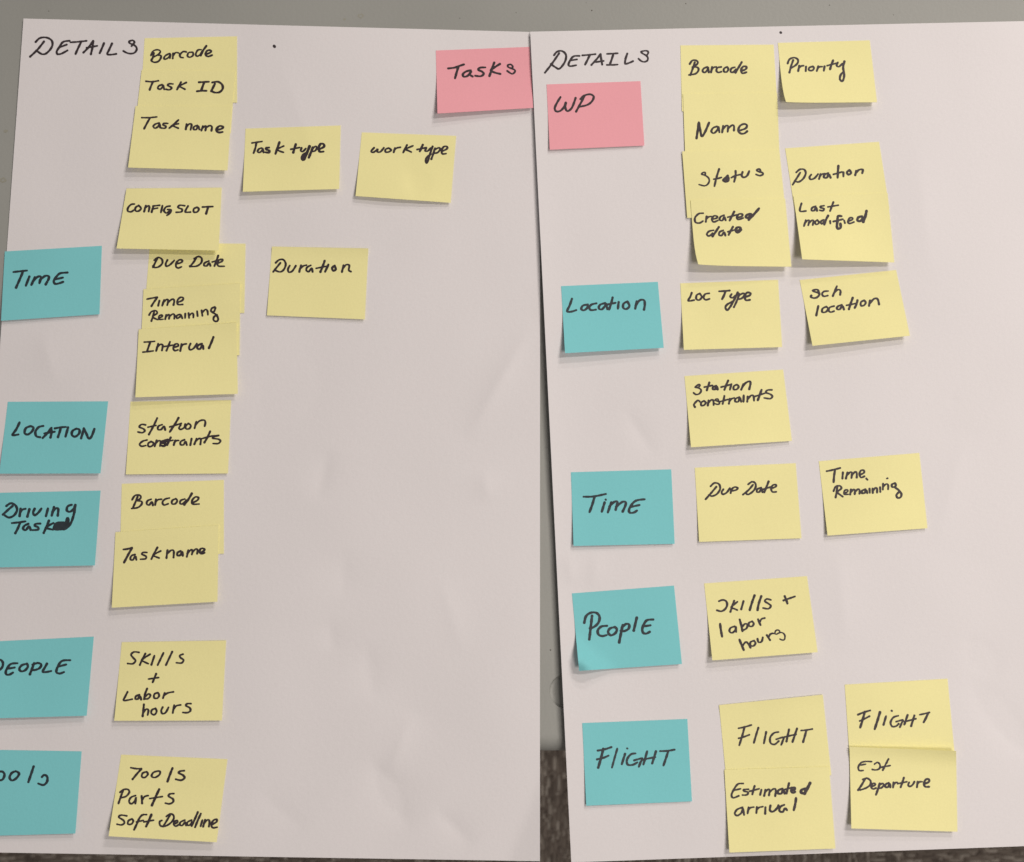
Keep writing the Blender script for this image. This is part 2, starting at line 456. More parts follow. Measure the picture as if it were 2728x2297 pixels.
N_(dict(tile='A', c=[(1008, 1502), (1766, 1495), (1742, 1996), (928, 1980)], col='y', curl=(3.6, 3.0), layer=3,
 label='yellow note reading CONFIG SLOT in capitals, overlapping the Due Date note below',
 strokes="""1072,1626 1044,1630 1020,1656 1018,1682 1044,1688 1066,1674; 1104,1638 1080,1654 1080,1680 1104,1682 1124,1660 1104,1638; 1162,1640 1148,1686; 1154,1658 1180,1640 1190,1650 1184,1686; 1222,1642 1208,1690; 1218,1642 1272,1636; 1212,1666 1256,1658; 1294,1640 1282,1692;
 1356,1642 1322,1650 1306,1680 1326,1698 1348,1684; 1334,1670 1362,1672 1352,1700 1330,1716; 1472,1640 1432,1636 1418,1654 1450,1668 1444,1688 1402,1692; 1498,1642 1476,1688 1518,1690; 1570,1652 1544,1664 1544,1690 1572,1688 1584,1664 1570,1652; w17 1612,1650 1696,1646; w17 1658,1650 1642,1702"""))
# ---- tile B
N_(dict(tile='B', c=[(162, 1025), (920, 1000), (908, 1506), (140, 1528)], col='y', curl=(3.6, 2.4),
 label='yellow note reading Task type, right of the Task name note on the left sheet',
 strokes="""212,1140 250,1134 294,1128; 248,1138 240,1180 226,1220; 292,1180 270,1186 258,1206 272,1216 296,1198 298,1182 306,1214; w18 350,1176 326,1180 330,1192 354,1202 346,1216 322,1214; w17 432,1134 416,1180 400,1226; 466,1164 414,1190 438,1206 464,1214;
 w17 562,1150 552,1182 542,1216; 522,1190 592,1176; 608,1180 602,1202 618,1208 642,1184; w20 672,1166 650,1220 626,1272 610,1262 622,1236 650,1216; w18 698,1176 682,1216 666,1256; 690,1188 720,1166 730,1180 716,1202 690,1208; w18 752,1188 786,1170 784,1150 762,1146 746,1172 752,1208 784,1208"""))
N_(dict(tile='B', c=[(1088, 1055), (1840, 1083), (1796, 1616), (1038, 1562)], col='y', curl=(2.6, 1.6), bulge=0.8, dent=0.22,
 label='yellow note reading worktype, between the Task type note and the pink Tasks note',
 strokes="""1186,1178 1162,1206 1180,1214 1206,1196 1214,1186 1212,1210 1236,1210 1264,1178; 1302,1180 1278,1190 1276,1210 1300,1212 1322,1196 1302,1180; 1352,1180 1342,1214; 1346,1196 1366,1180 1396,1174; 1448,1156 1432,1186 1418,1216; 1496,1162 1440,1188 1462,1202 1482,1212;
 w17 1574,1154 1562,1180 1550,1206; 1528,1192 1602,1176; 1602,1180 1592,1202 1612,1204 1638,1180; 1652,1168 1632,1226 1608,1298 1598,1286 1604,1256 1640,1228; 1672,1182 1658,1224 1642,1268; 1664,1196 1700,1178 1712,1190 1692,1216 1660,1222; 1726,1206 1764,1188 1768,1170 1744,1168 1724,1196 1730,1226 1760,1224"""))
N_(dict(tile='C', c=[(93, 403), (840, 374), (868, 860), (106, 905)], col='p', curl=(4.2, 2.2), width=17,
 label='pink note reading Tasks at the upper right corner of the left sheet',
 strokes="""190,546 240,540 280,526 318,514; 272,534 258,580 246,624; 372,560 330,572 308,594 318,612 350,602 376,566 364,594 386,610; 488,538 446,540 430,556 462,572 474,590 450,608 406,604;
 558,500 540,550 520,606; 604,510 560,538 530,562 566,580 608,590; w14 702,543 705,528 688,514 665,521 670,535 692,545 718,556 724,571 704,589 684,582 661,565"""))
N_(dict(tile='F', c=[(372, 290), (1140, 305), (1112, 870), (332, 838)], col='y', curl=(1.0, 1.2), lip=1.3,
 label='yellow note reading Duration, alone in the middle of the left sheet',
 strokes="""440,420 412,454 382,492; 402,420 430,396 464,396 482,430 468,472 440,492 408,484 396,474; 514,442 500,470 506,494 534,486 562,444; 604,440 596,466 590,492; 598,466 620,446 648,438; 682,440 652,456 646,480 666,490 688,462 696,492; w17 792,404 776,450 758,492; 724,464 802,448; w17 822,434 796,490;
 w17 872,442 852,460 860,484 880,472 872,442; 942,440 930,492; 936,466 962,436 988,440 984,478 1002,490"""))
# ---- tile E
N_(dict(tile='E', c=[(1195, 82), (1956, 88), (1946, 640), (1150, 640)], col='y', curl=(.2, .2), layer=0,
 label='yellow note reading Due Date tucked under the bottom of the CONFIG SLOT note',
 strokes="""1252,206 1236,240 1218,276; 1228,220 1262,198 1290,214 1292,246 1264,272 1234,278 1218,266; 1334,218 1320,248 1326,268 1354,256 1388,222; 1404,248 1440,240 1454,224 1432,216 1406,238 1402,270 1420,282 1446,272; 1562,206 1540,238 1514,270; 1546,208 1580,190 1606,204 1604,238 1574,264 1538,270 1510,266;
 1664,226 1632,240 1624,262 1648,264 1666,240 1676,264; w16 1738,184 1724,226 1708,266; 1690,234 1758,214; 1728,246 1766,230 1772,214 1748,216 1732,240 1740,266 1788,268"""))
N_(dict(tile='E', c=[(1143, 450), (1914, 405), (1908, 976), (1118, 992)], col='y', curl=(.15, .2), layer=1, lip=.5,
 label='yellow note reading Time Remaining between Due Date and Interval on the left sheet',
 strokes="""1170,530 1210,522 1254,514; 1254,516 1230,548 1206,586; 1270,542 1260,582; 1308,536 1292,582; 1298,558 1328,532 1340,542 1332,578; 1336,558 1372,530 1388,542 1382,576; 1414,556 1452,540 1460,520 1436,516 1414,540 1418,572 1456,572;
 w14 1228,630 1218,668 1206,704; w14 1188,656 1206,630 1240,622 1252,642 1216,668 1234,684 1258,694; w14 1268,680 1292,668 1288,656 1268,664 1268,690 1300,690; w14 1324,656 1316,690; w14 1318,674 1342,652 1350,660 1346,686; w14 1350,668 1376,648 1390,658 1388,686; w14 1434,650 1408,662 1410,684 1436,668 1440,652 1452,682; w14 1476,646 1474,680; w14 1502,642 1506,680; w14 1506,662 1528,642 1540,650 1540,676; w14 1570,626 1574,664; w14 1606,620 1612,662; w14 1608,640 1636,612 1652,624 1656,654; w15 1712,592 1686,604 1682,628 1704,630 1716,600; w15 1690,634 1724,656 1738,690 1724,708 1702,698 1704,672 1730,654"""))
N_(dict(tile='E', c=[(1105, 770), (1884, 717), (1894, 1284), (1078, 1312)], col='y', curl=(3.4, 2.2), layer=2, lip=.8,
 label='yellow note reading Interval, lowest of the three overlapping notes beside TIME',
 strokes="""1148,872 1190,870 1232,866; 1198,870 1184,908 1172,946; 1138,952 1180,948 1222,942; 1260,886 1244,942; 1250,914 1278,890 1296,898 1290,938; 1354,870 1340,906 1326,940; 1304,908 1378,896; 1388,914 1420,902 1414,886 1392,892 1380,920 1392,940 1418,934; 1446,888 1436,942; 1440,916 1458,892 1486,886;
 1518,884 1506,914 1516,934 1544,920 1568,884; w17 1610,884 1578,898 1572,922 1594,926 1612,896 1620,926; w17 1700,832 1684,874 1664,920"""))
N_(dict(tile='E', c=[(38, 150), (811, 105), (792, 650), (8, 702)], col='t', curl=(1.6, 1.2), width=18,
 label='teal note reading TIME on the left edge of the left sheet',
 strokes="""106,314 160,308 216,302; 184,308 158,370 128,438; 234,350 206,422; 278,356 250,416; 262,388 300,352 326,354 314,402; 316,380 358,346 388,348 386,372 364,412; 538,318 480,324 452,348 428,386 440,408 470,404 504,392; 442,372 502,358"""))
# ---- tile G
N_(dict(tile='G', c=[(62, 92), (861, 88), (800, 662), (-6, 664)], col='t', curl=(2.6, 2.6), width=18,
 label='teal note reading LOCATION in capitals on the left edge of the left sheet',
 strokes="""156,256 130,310 100,356 148,352; 242,286 206,302 196,340 222,352 256,326 266,296 242,286; 346,284 308,294 282,330 290,366 320,374; 410,300 376,342 340,380; 408,302 410,340 402,376; 352,344 436,330; 436,304 480,296 526,292; 484,300 474,336 462,372; 542,296 522,368; 608,306 578,324 572,354 598,370 630,344 632,314 608,306; 668,304 658,342 646,382; 672,312 690,350 706,384 728,370 752,308"""))
N_(dict(tile='G', c=[(1040, 90), (1841, 78), (1816, 662), (1002, 670)], col='y', curl=(1.2, 1.2),
 label='yellow note reading station constraints beside the teal LOCATION note on the left sheet',
 strokes="""1160,276 1128,272 1110,292 1140,306 1154,322 1134,338 1098,332; 1252,222 1222,286 1186,352; 1178,294 1244,280; 1292,274 1262,286 1258,312 1284,312 1306,286 1316,316; w16 1422,220 1392,272 1352,332; 1352,292 1444,264; 1440,276 1426,300 1440,312 1468,296 1476,270; 1500,264 1478,286 1484,308 1510,304 1520,280 1500,264; 1564,250 1550,302; 1556,276 1590,244 1626,238 1636,256 1630,286;
 1172,396 1136,406 1112,430 1128,446 1162,440; 1204,408 1180,424 1184,448 1210,444 1224,422 1204,408; 1248,400 1232,446; 1238,424 1264,402 1280,410 1274,444; w19 1336,394 1294,406 1288,418 1322,426 1306,444 1284,440; w17 1360,376 1344,406 1332,436; 1310,412 1378,398; w16 1396,400 1384,436; 1386,418 1404,402 1424,400; 1470,394 1440,408 1438,432 1462,434 1478,408 1488,436; 1526,386 1516,436; 1566,386 1548,430; 1556,408 1586,384 1600,392 1596,430; w16 1674,328 1652,376 1628,416; 1606,386 1680,366 1742,360; 1742,360 1700,372 1696,382 1740,390 1756,404 1738,424 1696,424"""))
N_(dict(tile='G', c=[(-14, 817), (801, 799), (755, 1395), (-62, 1412)], col='t', curl=(2.4, 2.4), width=18,
 label='teal note reading Driving Task with a scribbled-out letter, cut by the left frame',
 strokes="""100,922 60,956 24,990; 50,922 86,900 122,916 136,954 112,996 72,1014 40,998; 164,944 156,1002; 158,976 176,952 204,944; 234,948 218,1006; 276,944 264,974 276,996 306,974 330,942; 382,942 366,1002; 430,930 412,998; 416,970 446,940 464,948 460,998; 572,912 540,924 532,956 556,968 586,946 596,920; 600,914 590,980 568,1050 540,1090 508,1108;
 94,1058 150,1052 204,1044; 160,1054 144,1096 122,1138; 226,1064 196,1078 184,1102 204,1114 232,1084 244,1112; 322,1062 288,1064 276,1078 304,1092 302,1110 258,1114; 390,1038 370,1088 348,1136; 426,1058 390,1076 366,1094 392,1104 422,1110;
 w22 432,1098 444,1066 480,1054 512,1058 520,1080 506,1102 460,1108 434,1104; w24 448,1084 512,1066; w24 450,1100 516,1088; w20 455,1068 500,1100; w17 522,1060 536,1018 546,1030 542,1060 522,1092"""))
N_(dict(tile='G', c=[(970, 745), (1783, 714), (1783, 1302), (955, 1320)], col='y', curl=(.15, .2), layer=0,
 label='yellow note reading Barcode beside the teal Driving Task note',
 strokes="""1098,842 1080,888 1058,938; 1052,872 1076,838 1112,836 1122,856 1096,880; 1098,880 1128,886 1128,908 1098,934 1048,942; 1204,868 1176,880 1168,904 1188,914 1210,888 1218,916; 1242,868 1236,914; 1238,892 1258,872 1288,868; 1350,858 1314,868 1294,892 1306,914 1340,904; 1400,864 1372,878 1370,904 1396,904 1412,880 1400,864; 1472,866 1440,878 1434,902 1456,904 1484,876; w17 1528,822 1500,870 1468,912; 1532,896 1570,878 1582,856 1556,850 1530,878 1534,906 1586,906"""))
N_(dict(tile='G', c=[(920, 1130), (1742, 1074), (1732, 1684), (890, 1732)], col='y', curl=(3.4, 2.6), layer=1,
 label='yellow note reading Task name, stuck over the Barcode note beside Driving Task',
 strokes="""w17 982,1268 1016,1264 1052,1254; w17 1050,1258 1020,1312 988,1372; 1076,1308 1048,1318 1038,1344 1058,1352 1078,1322 1086,1350; 1172,1292 1140,1292 1130,1306 1162,1322 1160,1342 1118,1346; 1254,1252 1230,1296 1206,1344; 1280,1280 1222,1312 1246,1328 1268,1336; 1334,1274 1326,1336; 1330,1304 1364,1274 1384,1282 1382,1332;
 w17 1440,1280 1414,1294 1414,1316 1438,1312 1450,1286 1456,1318; 1500,1274 1488,1326; 1492,1300 1522,1270 1534,1280 1528,1308; 1532,1290 1560,1264 1574,1274 1570,1302; w16 1590,1294 1622,1280 1628,1264 1604,1260 1588,1282 1602,1302 1630,1294"""))
# ---- tile H
N_(dict(tile='H', c=[(-75, 8), (747, -32), (690, 598), (-150, 622)], col='t', curl=(4.0, 3.2), width=18,
 label='teal note reading PEOPLE in capitals, its first letter cut by the left frame',
 strokes="""-10,150 -30,200 -45,262; -30,160 0,152 22,172 20,206 -2,232 -30,240; 140,180 92,184 66,206 46,246 52,270 76,270 104,254; 60,224 118,214; 214,184 174,196 154,224 168,244 200,236 222,206 214,184; 272,180 256,222 238,268; 258,192 300,178 328,190 318,216 286,232 252,236; 374,184 356,216 340,248 368,250 408,242; 560,156 506,158 478,176 454,222 450,252 476,262 510,250; 466,206 528,190"""))
N_(dict(tile='H', c=[(970, 12), (1801, -2), (1768, 636), (910, 638)], col='y', curl=(2.8, 2.4), lip=.4,
 label='yellow note reading Skills + Labor hours on four lines, beside teal PEOPLE',
 strokes="""1108,94 1068,90 1044,112 1064,140 1080,160 1058,184 1016,182; 1158,104 1134,148 1114,194; 1196,108 1132,152 1156,172 1182,184; 1230,120 1206,192; 1302,98 1256,194; 1372,88 1322,194; 1458,108 1432,118 1438,136 1462,154 1446,178 1404,176; 1244,264 1216,332; 1182,306 1222,300 1264,294;
 1016,408 998,444 984,476 1016,474 1054,466; w16 1112,430 1084,442 1078,464 1098,464 1114,440 1124,468; w16 1172,382 1156,424 1148,466; 1154,448 1184,424 1198,438 1180,462 1152,464; 1258,414 1230,426 1228,456 1254,458 1268,436 1258,414; 1312,418 1298,458; 1302,442 1334,418 1382,408;
 w16 1146,508 1142,554 1136,602; 1140,574 1164,546 1182,554 1176,592; 1238,540 1210,552 1206,580 1230,590 1248,564 1238,540; 1296,530 1284,558 1294,582 1320,572 1342,532; 1388,514 1376,576; 1380,548 1404,520 1440,512; w16 1522,502 1492,502 1482,518 1512,536 1516,560 1490,574 1456,572"""))
N_(dict(tile='H', c=[(-170, 868), (650, 882), (600, 1536), (-240, 1560)], col='t', curl=(1.6, 2.2), width=18,
 label='teal note with only ools legible, at the bottom left corner of the photo',
 strokes="""-160,1020 -60,1010; -110,1020 -140,1110; -14,1044 20,1044 36,1068 22,1104 -6,1112 -30,1090; 126,1040 94,1054 76,1090 96,1114 132,1094 152,1058 126,1040; 268,1002 248,1062 226,1126; 334,1086 352,1070 376,1084 374,1124 346,1150 304,1138"""))
N_(dict(tile='H', c=[(965, 908), (1812, 944), (1726, 1606), (865, 1558)], col='y', curl=(5.6, 4.2),
 label='yellow note reading Tools Parts Soft Deadline at the bottom of the left sheet',
 strokes="""w16 1042,1012 1086,1020 1126,1020; w16 1126,1022 1090,1062 1056,1104; 1168,1044 1136,1056 1130,1084 1154,1090 1178,1064 1168,1044; 1262,1038 1222,1050 1208,1080 1234,1090 1268,1070 1276,1046 1262,1038; w17 1374,1016 1354,1066 1334,1122; w17 1468,1036 1436,1040 1424,1054 1458,1072 1470,1094 1442,1112 1400,1104;
 980,1194 962,1244 944,1296; 956,1208 986,1186 1020,1186 1030,1208 1004,1240 964,1252; 1080,1234 1044,1248 1028,1280 1046,1300 1076,1274 1084,1246 1078,1298; 1128,1238 1132,1296; 1132,1270 1152,1242 1182,1234; w18 1268,1184 1240,1244 1210,1312; 1192,1258 1294,1242; w16 1386,1218 1352,1222 1344,1240 1378,1262 1378,1286 1350,1300 1316,1294;
 1010,1396 964,1390 946,1406 984,1432 990,1454 966,1468 932,1462; 1050,1420 1022,1436 1020,1462 1048,1460 1062,1436 1050,1420; w16 1168,1386 1136,1388 1112,1412 1090,1460 1068,1506; 1086,1444 1142,1432; w18 1206,1386 1186,1432 1164,1480; 1146,1444 1224,1430; 1354,1392 1328,1434 1302,1478; 1326,1400 1356,1380 1382,1392 1382,1424 1352,1458 1308,1480 1276,1472 1272,1442 1290,1432;
 1384,1462 1412,1448 1412,1432 1392,1440 1384,1464 1400,1478 1424,1466; 1472,1430 1440,1444 1432,1466 1452,1472 1476,1446 1482,1472; 1526,1430 1496,1444 1490,1466 1510,1470 1530,1446; w16 1576,1366 1550,1426 1526,1476; w16 1600,1378 1576,1430 1554,1486; 1612,1430 1598,1478; 1634,1428 1618,1482; 1624,1456 1652,1428 1668,1436 1664,1480; w16 1690,1464 1724,1444 1726,1424 1702,1430 1684,1462 1694,1490 1730,1486"""))
# ---- right sheet, tile C / D
N_(dict(tile='C', side='R', c=[(975, 673), (1723, 647), (1754, 1160), (1000, 1193)], col='p', curl=(1.4, 1.0), width=16,
 label='pink note reading WP under the DETAILS heading of the right sheet',
 strokes="""1086,774 1058,820 1040,862 1052,888 1084,884 1112,856 1130,816 1124,856 1140,886 1172,866 1192,824 1206,782; 1276,768 1244,828 1210,890; 1244,790 1276,762 1322,752 1350,770 1338,806 1300,836 1236,852"""))
N_(dict(tile='D', side='R', c=[(98, 362), (840, 356), (872, 870), (110, 887)], col='y', curl=(.2, .15), layer=0,
 label='yellow note reading Barcode at the top of the right sheet, left of Priority',
 strokes="""212,498 196,546 178,598; 172,510 194,482 226,484 236,504 208,530 192,536; 196,534 234,538 242,560 218,588 166,598; 314,534 284,546 274,568 294,578 316,552 318,536 324,576; 350,534 342,578; 346,556 362,538 384,534; 424,534 394,540 384,562 398,578 424,572; 470,534 446,546 444,570 466,574 480,552 470,534; 532,536 504,546 498,572 518,576 540,552; w16 586,496 560,540 536,580; w16 584,566 618,552 624,534 600,530 582,554 590,584 624,576"""))
N_(dict(tile='D', side='R', c=[(874, 342), (1606, 322), (1664, 815), (930, 822)], col='y', curl=(6.2, 3.2), layer=0, start=.2, bow=7,
 label='yellow note reading Priority at the top right, its lower left corner curling up',
 strokes="""996,480 980,526 966,578; 952,506 966,474 1002,460 1032,474 1032,502 1008,526 984,540; 1044,524 1036,566; 1040,546 1058,528 1080,524; 1098,532 1096,566; 1152,530 1124,540 1122,560 1148,562 1162,544 1152,530; 1196,530 1184,566; 1188,548 1204,534 1228,532; 1246,530 1240,564; w16 1314,482 1300,518 1290,552; 1266,524 1342,504; 1352,498 1342,522 1360,532 1388,508; w16 1404,490 1394,540 1402,590 1398,628 1386,648 1368,632 1374,598 1396,574"""))
N_(dict(tile='D', side='R', c=[(118, 748), (868, 742), (888, 1262), (137, 1278)], col='y', curl=(.2, .15), layer=1,
 label='yellow note reading Name between the Barcode and Status notes',
 strokes="""w17 244,976 236,1036 226,1102; w17 246,982 256,1040 268,1086 292,1056 326,978; 390,1008 358,1020 344,1048 364,1062 392,1036 400,1010 408,1054; 438,1004 430,1056; 434,1032 462,1002 478,1008 474,1050; 476,1028 506,1000 524,1004 524,1040; w16 572,1040 616,1024 628,1000 606,988 572,1004 558,1042 578,1064 606,1064 630,1046"""))
N_(dict(tile='D', side='R', c=[(112, 1206), (886, 1196), (938, 1715), (152, 1736)], col='y', curl=(.2, .15), layer=2,
 label='yellow note reading Status between the Name and Created date notes',
 strokes="""w13 295,1397 295,1377 284,1373 266,1387 292,1397 318,1414 328,1440 315,1468 289,1481 246,1471; 406,1348 386,1411 369,1483; 363,1428 395,1423 425,1414; w18 475,1400 449,1425 440,1437 458,1449 478,1438 478,1408 466,1434; w16 537,1363 537,1400 526,1448; 503,1416 537,1400 577,1391; w16 593,1371 586,1400 603,1414 629,1400 646,1364; 737,1363 726,1347 704,1356 720,1367 752,1377 754,1391 729,1400 700,1390"""))
N_(dict(tile='I', side='R', c=[(178, 160), (932, 148), (982, 690), (230, 682)], col='y', curl=(6.0, 3.0), layer=3, start=.25, bow=8,
 label='yellow note reading Created date, lowest of the column under Status',
 strokes="""280,264 244,268 214,300 218,336 250,342 278,326; 306,290 300,332; 302,312 320,294 344,290; 354,312 388,302 388,288 364,286 348,312 362,334 396,322; 446,280 418,292 410,316 432,322 448,294 458,320; w16 526,252 508,286 490,322; 474,296 550,276; 550,300 588,288 590,272 566,270 548,292 556,314 598,302; w19 652,270 624,280 620,298 642,298 660,272; w19 724,226 684,272 642,316;
 362,400 326,408 308,432 326,446 354,424; w17 404,374 380,410 354,448; 440,400 410,414 406,438 428,440 444,414 456,442; w16 516,372 498,404 482,436; 474,412 534,396; w19 540,408 572,396 574,378 550,378 538,400 552,418 582,396"""))
N_(dict(tile='D', side='R', c=[(932, 1182), (1680, 1130), (1762, 1660), (1012, 1697)], col='y', curl=(.2, .15), layer=0,
 label='yellow note reading Duration on the right sheet above Last modified',
 strokes="""1052,1376 1022,1424 992,1472; 1020,1374 1050,1350 1084,1352 1096,1382 1076,1424 1040,1450 1010,1444; 1140,1392 1126,1412 1136,1430 1166,1420 1194,1388; 1214,1388 1202,1426; 1206,1410 1222,1390 1248,1384; w17 1276,1380 1246,1392 1242,1414 1264,1416 1280,1390 1294,1416; w17 1356,1322 1352,1370 1350,1416; 1316,1390 1386,1370; 1396,1374 1396,1406; w17 1444,1356 1424,1372 1436,1392 1458,1378 1444,1356; w16 1498,1362 1490,1396; w16 1494,1380 1520,1354 1550,1352 1546,1380"""))
N_(dict(tile='I', side='R', c=[(998, 128), (1748, 104), (1802, 656), (1068, 631)], col='y', curl=(7.5, 3.2), layer=1, start=.1,
 label='yellow note reading Last modified, stuck over the lower part of Duration',
 strokes="""1062,186 1050,246 1098,246; 1176,208 1148,220 1142,242 1164,242 1178,216 1186,244; 1242,204 1214,210 1216,220 1242,228 1232,244 1206,240; 1316,176 1304,208 1290,246; 1272,214 1356,200;
 w14 1096,320 1082,366; w14 1088,344 1112,320 1124,326 1116,360; w14 1120,344 1146,320 1158,326 1152,358; w14 1188,318 1170,334 1180,354 1202,340 1188,318; w15 1240,316 1216,330 1222,350 1242,334; w17 1274,284 1256,318 1244,354; w15 1290,326 1292,346; w19 1382,288 1354,288 1348,330 1344,370 1354,388 1374,378 1372,348; w16 1316,330 1392,312; w14 1402,322 1408,342; w15 1434,328 1468,314 1464,300 1444,304 1432,332 1446,346 1480,334; w19 1546,288 1514,298 1508,322 1532,326 1552,300; w20 1580,246 1570,290 1554,332"""))
N_(dict(tile='I', side='R', c=[(97, 822), (876, 794), (908, 1330), (125, 1352)], col='y', curl=(4.2, 2.6),
 label='yellow note reading Loc Type beside the teal Location note',
 strokes="""188,898 176,930 160,962 208,956; 252,904 228,916 224,946 246,956 268,932 252,904; 328,902 296,908 282,934 298,954 330,946; w17 406,886 446,884 490,880; w17 456,886 446,916 430,948; 506,908 494,928 512,938 538,920; w16 554,896 528,950 494,1010 470,1036 456,1014 472,990 520,964; 568,906 548,960 524,1012; 560,922 596,902 608,914 586,942 556,950; w17 618,930 650,918 656,902 630,896 612,922 618,956 652,954"""))
N_(dict(tile='I', side='R', c=[(1048, 796), (1816, 716), (1926, 1240), (1150, 1320)], col='y', curl=(5.0, 3.6),
 label='yellow note reading Sch location, tilted, right of the Loc Type note',
 strokes="""w16 1200,903 1195,879 1179,872 1152,881 1172,891 1200,899 1205,913 1186,934 1159,940 1136,930 1141,920; 1276,884 1240,888 1226,908 1240,926 1272,920; 1344,846 1328,884 1312,924; 1318,904 1348,874 1372,880 1370,914;
 w16 1196,1004 1188,1040 1180,1078; 1260,1008 1230,1024 1228,1052 1256,1050 1274,1026 1260,1008; 1322,1004 1288,1014 1278,1038 1294,1052 1322,1044; w16 1384,994 1352,1006 1344,1026 1366,1030 1388,1002 1400,1030; w17 1470,938 1454,984 1440,1028; 1420,998 1500,982; w16 1508,958 1500,990 1486,1018; 1562,958 1536,972 1536,1000 1560,998 1574,976 1562,958; w16 1608,960 1600,1002; w16 1606,982 1640,946 1668,948 1680,990"""))
# ---- tile K
N_(dict(tile='K', side='R', c=[(130, 126), (916, 74), (986, 642), (182, 693)], col='y', curl=(3.4, 1.6),
 label='yellow note reading station constraints alone in its row on the right sheet',
 strokes="""w14 237,220 252,204 248,193 232,200 214,216 237,218 259,232 262,248 246,268 221,273 202,259; 328,178 318,208 308,240; 288,214 354,200; w17 384,204 358,214 356,230 376,230 386,206 394,232; w16 478,162 462,198 448,236; 422,214 502,192; 504,190 492,234; 548,194 524,206 522,232 546,232 562,210 548,194; w16 600,192 582,234; w16 590,216 616,182 648,168 656,186 646,230;
 252,330 239,319 221,332 205,355 214,373; 286,324 264,336 264,360 286,358 300,338 286,324; 322,320 316,360; 318,342 344,316 360,322 362,356; w13 401,323 394,307 374,316 396,328 410,337 403,350 385,350 369,344; 448,284 442,316 434,348; 412,330 478,312; 492,308 484,346; 486,330 504,308 528,300; 568,294 538,306 534,328 558,330 572,300 582,330; w16 602,280 600,330; 634,290 630,330; 632,312 662,280 680,286 684,322; w17 744,236 730,276 714,318; 692,288 772,262; 828,236 792,238 778,256 812,270 830,286 814,306 764,300"""))
N_(dict(tile='K', side='R', c=[(212, 856), (1016, 820), (1062, 1418), (247, 1447)], col='y', curl=(1.2, .8),
 label='yellow note reading Due Date beside the teal TiME note on the right sheet',
 strokes="""384,1008 342,1058 298,1108; 338,1004 368,978 404,986 414,1024 390,1064 352,1082 322,1074; 440,1028 426,1050 436,1068 466,1054 492,1018; 500,1042 540,1034 554,1018 530,1010 504,1030 498,1058; 676,992 640,1034 596,1070; 638,988 668,968 694,980 696,1014 672,1048 636,1070 622,1060; 742,1014 712,1026 706,1048 728,1048 744,1020 752,1050; w16 800,966 784,1008 766,1052; 752,1030 822,1008; 828,1020 858,1006 858,992 836,994 820,1018 830,1048 862,1048"""))
N_(dict(tile='K', side='R', c=[(1200, 804), (2001, 738), (2066, 1338), (1270, 1397)], col='y', curl=(2.2, 1.2),
 label='yellow note reading Time Remaining at the right of the Due Date note',
 strokes="""w16 1262,884 1310,874 1372,858; w16 1330,870 1322,920 1318,970; 1392,894 1388,942; 1428,894 1416,942; 1422,918 1450,892 1464,898 1460,938; 1464,916 1488,890 1502,898 1502,934; 1530,912 1560,896 1558,878 1536,878 1524,906 1536,934 1564,924; w14 1578,942 1588,952; w14 1742,942 1748,940;
 w15 1348,1008 1342,1050 1334,1092; w15 1318,1042 1334,1008 1366,1000 1380,1020 1348,1050 1368,1070 1390,1086; w14 1404,1060 1430,1046 1426,1032 1406,1038 1402,1066 1436,1068; w15 1456,1030 1450,1070; w15 1452,1054 1476,1030 1488,1036 1486,1066; w15 1490,1048 1510,1028 1524,1034 1524,1062; w17 1572,1028 1544,1040 1544,1058 1566,1056 1576,1034 1586,1058; w15 1604,1024 1606,1056; w15 1628,1022 1630,1056; w15 1632,1038 1652,1016 1664,1024 1664,1054; w15 1688,1012 1690,1048; w14 1712,984 1710,1030; w14 1712,1008 1736,986 1752,994 1752,1028; w16 1808,978 1782,990 1786,1010 1812,1004 1810,982; w16 1800,1010 1836,1034 1858,1066 1850,1092 1828,1096 1818,1074 1840,1048"""))
# ---- teal notes on the right sheet
N_(dict(tile='J', side='R', c=[(284, 187), (1054, 153), (1101, 678), (315, 721)], col='t', curl=(5.0, 3.4), width=17,
 label='teal note reading Location in mixed case on the right sheet',
 strokes="""370,288 352,340 332,388 366,390 404,378; 496,334 458,342 444,368 464,380 492,360 496,334; 566,324 526,334 508,358 522,378 562,374; 634,322 594,336 584,364 608,372 634,344 640,326 652,370; 694,278 682,326 666,372; 640,336 718,320; 742,314 736,366; 812,310 782,326 778,358 802,370 828,346 812,310; 886,308 874,366; 878,342 910,300 944,300 950,336 944,374"""))
N_(dict(tile='L', side='R', c=[(362, 85), (1161, 62), (1188, 655), (383, 672)], col='t', curl=(2.0, 1.2), width=18,
 label='teal note reading TiME on the right sheet above the People note',
 strokes="""462,280 540,278 640,258; 550,280 532,342 510,402; 630,326 608,398; w16 638,302 640,304; 684,326 656,404; 668,358 706,322 732,322 718,384; 722,360 770,322 798,324 794,354 774,398; 950,300 890,308 856,330 826,378 830,406 862,406 888,390; 842,360 908,346"""))
N_(dict(tile='L', side='R', c=[(370, 1050), (1183, 988), (1246, 1612), (427, 1667)], col='t', curl=(2.6, 2.0), width=19, corner=8.5,
 label='teal note reading People with a folded, curling lower left corner',
 strokes="""530,1228 520,1316 508,1416; 468,1284 482,1232 520,1204 566,1206 590,1238 580,1284 544,1318 512,1328; 650,1308 604,1314 576,1344 582,1378 612,1390 646,1382; 712,1318 672,1330 658,1360 680,1384 716,1366 728,1336 712,1318; 774,1302 760,1370 746,1440; 766,1324 800,1294 826,1300 820,1332 786,1350 756,1348; 886,1244 862,1346; 1018,1258 972,1262 948,1286 930,1332 938,1364 962,1370 990,1356; 944,1312 996,1304"""))
